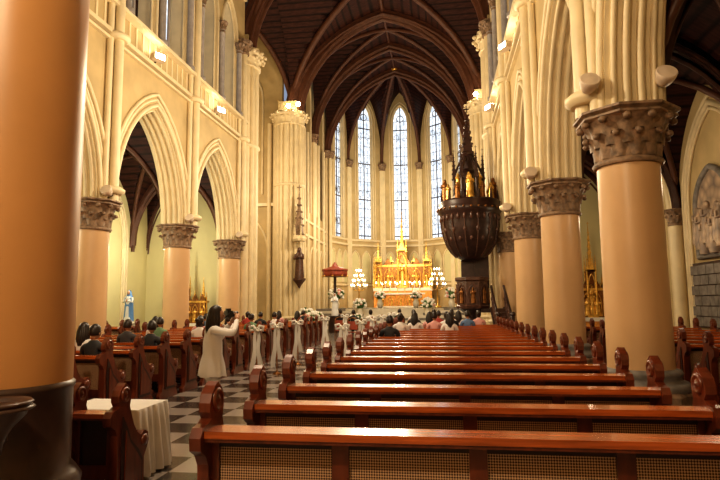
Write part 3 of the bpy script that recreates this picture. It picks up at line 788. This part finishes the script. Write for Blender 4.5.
for i,(x,k,t,h) in enumerate(((-5.3,1,'suit_black','short'),(-6.1,2,'shirt_white','long'),(-5.35,3,'suit_black','short'),(-6.35,4,'trousers','short'),(-5.6,6,'shirt_white','bun'),(-6.4,8,'shirt_pink','long'),(-7.2,7,'shirt_white','long'),(-6.6,6,'shirt_green','short'),(-5.6,8,'shirt_white','short'),(-5.6,10,'shirt_green','short'),(-6.3,10,'shirt_white','long'),(-7.4,11,'shirt_blue','short'),(-5.7,13,'shirt_white','short'),(-6.5,14,'suit_black','short'),(-7.3,15,'shirt_red','bun'),(-5.6,16,'shirt_white','long'),(-6.6,17,'shirt_pink','long'),(-5.8,18,'suit_black','short'))):
    seated('seated_woman' if h!='short' else 'seated_man',x,ly(k),t,'trousers',h,turn=random.uniform(-.5,.5))
def chair(x,y):
    b=B(); b.box((-.24,-.2,.42),(.24,.26,.46),'red_wood')
    for sx in (-.22,.22):
        b.tube([(sx,-.2,0),(sx,-.2,.95)],.022,'gold_dark',6); b.tube([(sx,.23,0),(sx,.23,.43)],.022,'gold_dark',6)
    b.tube(arch_path((0,-.2,0),(1,0,0),(0,1,0),0,(0,.22,.6,.9,1.05)),.025,'gold_dark',6); b.box((-.2,-.21,.55),(.2,-.19,.9),'red_wood')
    b.build('ceremony_chair',(x,y,0))
for x,y,t,h in ((-3.75,24.0,'suit_black','short'),(-3.0,24.0,'shirt_white','bun'),(-4.6,25.6,'suit_black','short'),(-1.9,25.8,'suit_black','short'),(-1.1,22.6,'shirt_white','short'),(-.3,22.6,'shirt_pink','long'),(.4,22.6,'suit_black','short')):
    chair(x,y); seated('seated_woman' if h!='short' else 'seated_man',x,y-.01,t,'trousers',h)

# standing woman with raised camera
W=dict(SIT)
W.update({'pelvis':(0,0,.90),'spine':(0,0,1.04),'chest':(0,-.01,1.19),'neckb':(0,-.01,1.31),'neck':(0,.01,1.40),'sl':(-.155,0,1.29),'sr':(.155,0,1.29),'el':(-.25,.17,1.15),'er':(.36,.14,1.27),'wl':(-.09,.28,1.40),'wr':(.14,.27,1.44),'hipl':(-.085,0,.86),'hipr':(.085,0,.86),'kl':(-.09,.03,.48),'kr':(.085,.0,.48),'al':(-.09,.0,.09),'ar':(.09,-.04,.09),'tl':(-.1,.13,.035),'tr':(.11,.09,.035)})
RW=dict(RAD); RW.update({'pelvis':(.135,.105),'chest':(.13,.10),'spine':(.11,.09),'sl':.06,'sr':.06,'el':.05,'er':.05,'hipl':.09,'hipr':.09})
b=B(); b.add(skin_body(W,EDG,RW),None,{'S':'shirt_white','L':'trousers_light','K':'skin','F':'shoe'})
rows=[]
for j,(z,rx,ry_) in enumerate(((1.25,.15,.10),(1.15,.155,.118),(1.0,.15,.12),(.88,.185,.15),(.78,.20,.165),(.72,.205,.17))):
    rows.append([(rx*(1+.05*j*.3*sin(k*2.1))*cos(2*pi*k/28),ry_*(1+.05*j*.3*sin(k*2.1))*sin(2*pi*k/28),z+.01*sin(k)) for k in range(28)])
b.grid(rows,'shirt_white',True,True)
b.add(HD['long'],T(0,.04,1.49)@RX(.02))
hand(b,W['wr'],(-.55,.25,.35),(.3,1,.2),-1,.7); hand(b,W['wl'],(.5,.3,.4),(-.3,1,.2),1,.7)
b.box((-.065,.165,1.455),(.075,.235,1.545),'plastic_black'); b.box((-.025,.17,1.545),(.035,.225,1.575),'plastic_black')
q=B(); q.lathe((0,0,0),[(.036,0),(.038,.03),(.034,.06),(.04,.09),(.03,.09),(.001,.07)],'plastic_black',16); b.add(q,T(.005,.235,1.5)@RX(-pi/2))
b.tube([(-.065,.2,1.53),(-.11,.08,1.42),(-.09,-.03,1.36),(0,-.07,1.36),(.09,-.03,1.36),(.11,.08,1.42),(.075,.2,1.53)],.006,'plastic_black',5)
place(b.mesh('woman_photographing'),'woman_photographing',(-3.02,7.2,0),radians(-48),(1.03,1.03,1.03))

# ---------------------------------------------------------------- lights
def point(name,loc,w,col=(1,.74,.44),r=.3):
    l=bpy.data.lights.new(name,'POINT'); l.energy=w; l.color=col; l.shadow_soft_size=r
    o=bpy.data.objects.new(name,l); o.location=loc; SC.collection.objects.link(o); return o
def spot(name,loc,tgt,w,ang=90,col=(1,.78,.5),r=.3):
    l=bpy.data.lights.new(name,'SPOT'); l.energy=w; l.color=col; l.spot_size=radians(ang); l.spot_blend=.6; l.shadow_soft_size=r
    o=bpy.data.objects.new(name,l); o.location=loc; o.rotation_euler=(Vector(tgt)-Vector(loc)).to_track_quat('-Z','Y').to_euler(); SC.collection.objects.link(o)
WARM=(1,.80,.54)
point('nave_fill',(AX+1,-1,6.0),820,WARM,.2)  # added fill lights down the nave, in mid-air without any fitting
point('nave_fill',(AX+.5,7,6.8),780,WARM,.2)
point('nave_fill',(AX-.6,14.5,7.2),900,WARM,.2)
point('nave_fill',(AX,21,7.5),880,WARM,.2)
point('crossing_fill',(AX,29.5,8.5),1300,WARM)  # added fill for the crossing, no fitting hangs here
point('chancel_fill',(AX-2,38,8),600,WARM)  # added fill inside the chancel, not a church lamp
point('apse_fill',(AX,43,5.5),330,(1,.85,.6))  # low and high fill added to brighten the apse, no fittings
point('apse_fill',(AX,44,11),400,(1,.87,.62))
for y in (11.5,16.5,22): 
    point('aisle_fill',(AX-8.6,y,4.0),240,(1,.92,.66),.2); point('aisle_fill',(AX+8.4,y,4.0),50,WARM,.2)  # fill added along both side aisles, no lamps hang there
point('transept_fill',(AX-10,30,9),650,WARM); point('transept_fill',(AX+10,30,9),280,WARM)  # one added fill per transept, without a fitting
spot('altar_fill_spot',(AX-1,39,8),(AX,46,3.3),1700,36,(1,.76,.42))  # added spot, brightens the gilding and stands in for the altar's glow
w=bpy.data.worlds.new('World'); SC.world=w; w.use_nodes=True
w.node_tree.nodes['Background'].inputs[0].default_value=(.5,.6,.8,1); w.node_tree.nodes['Background'].inputs[1].default_value=.5
cam=bpy.data.cameras.new('camera'); co=bpy.data.objects.new('camera',cam); SC.collection.objects.link(co)
cam.lens=28; cam.sensor_width=36; cam.clip_end=200
co.matrix_world=T(0,0,1.68)@RZ(radians(8.13))@RX(radians(96.4))@RZ(radians(-.6)); SC.camera=co
SC.view_settings.view_transform='Standard'
try: SC.view_settings.look='Medium High Contrast'
except Exception as ex: print('look',ex)
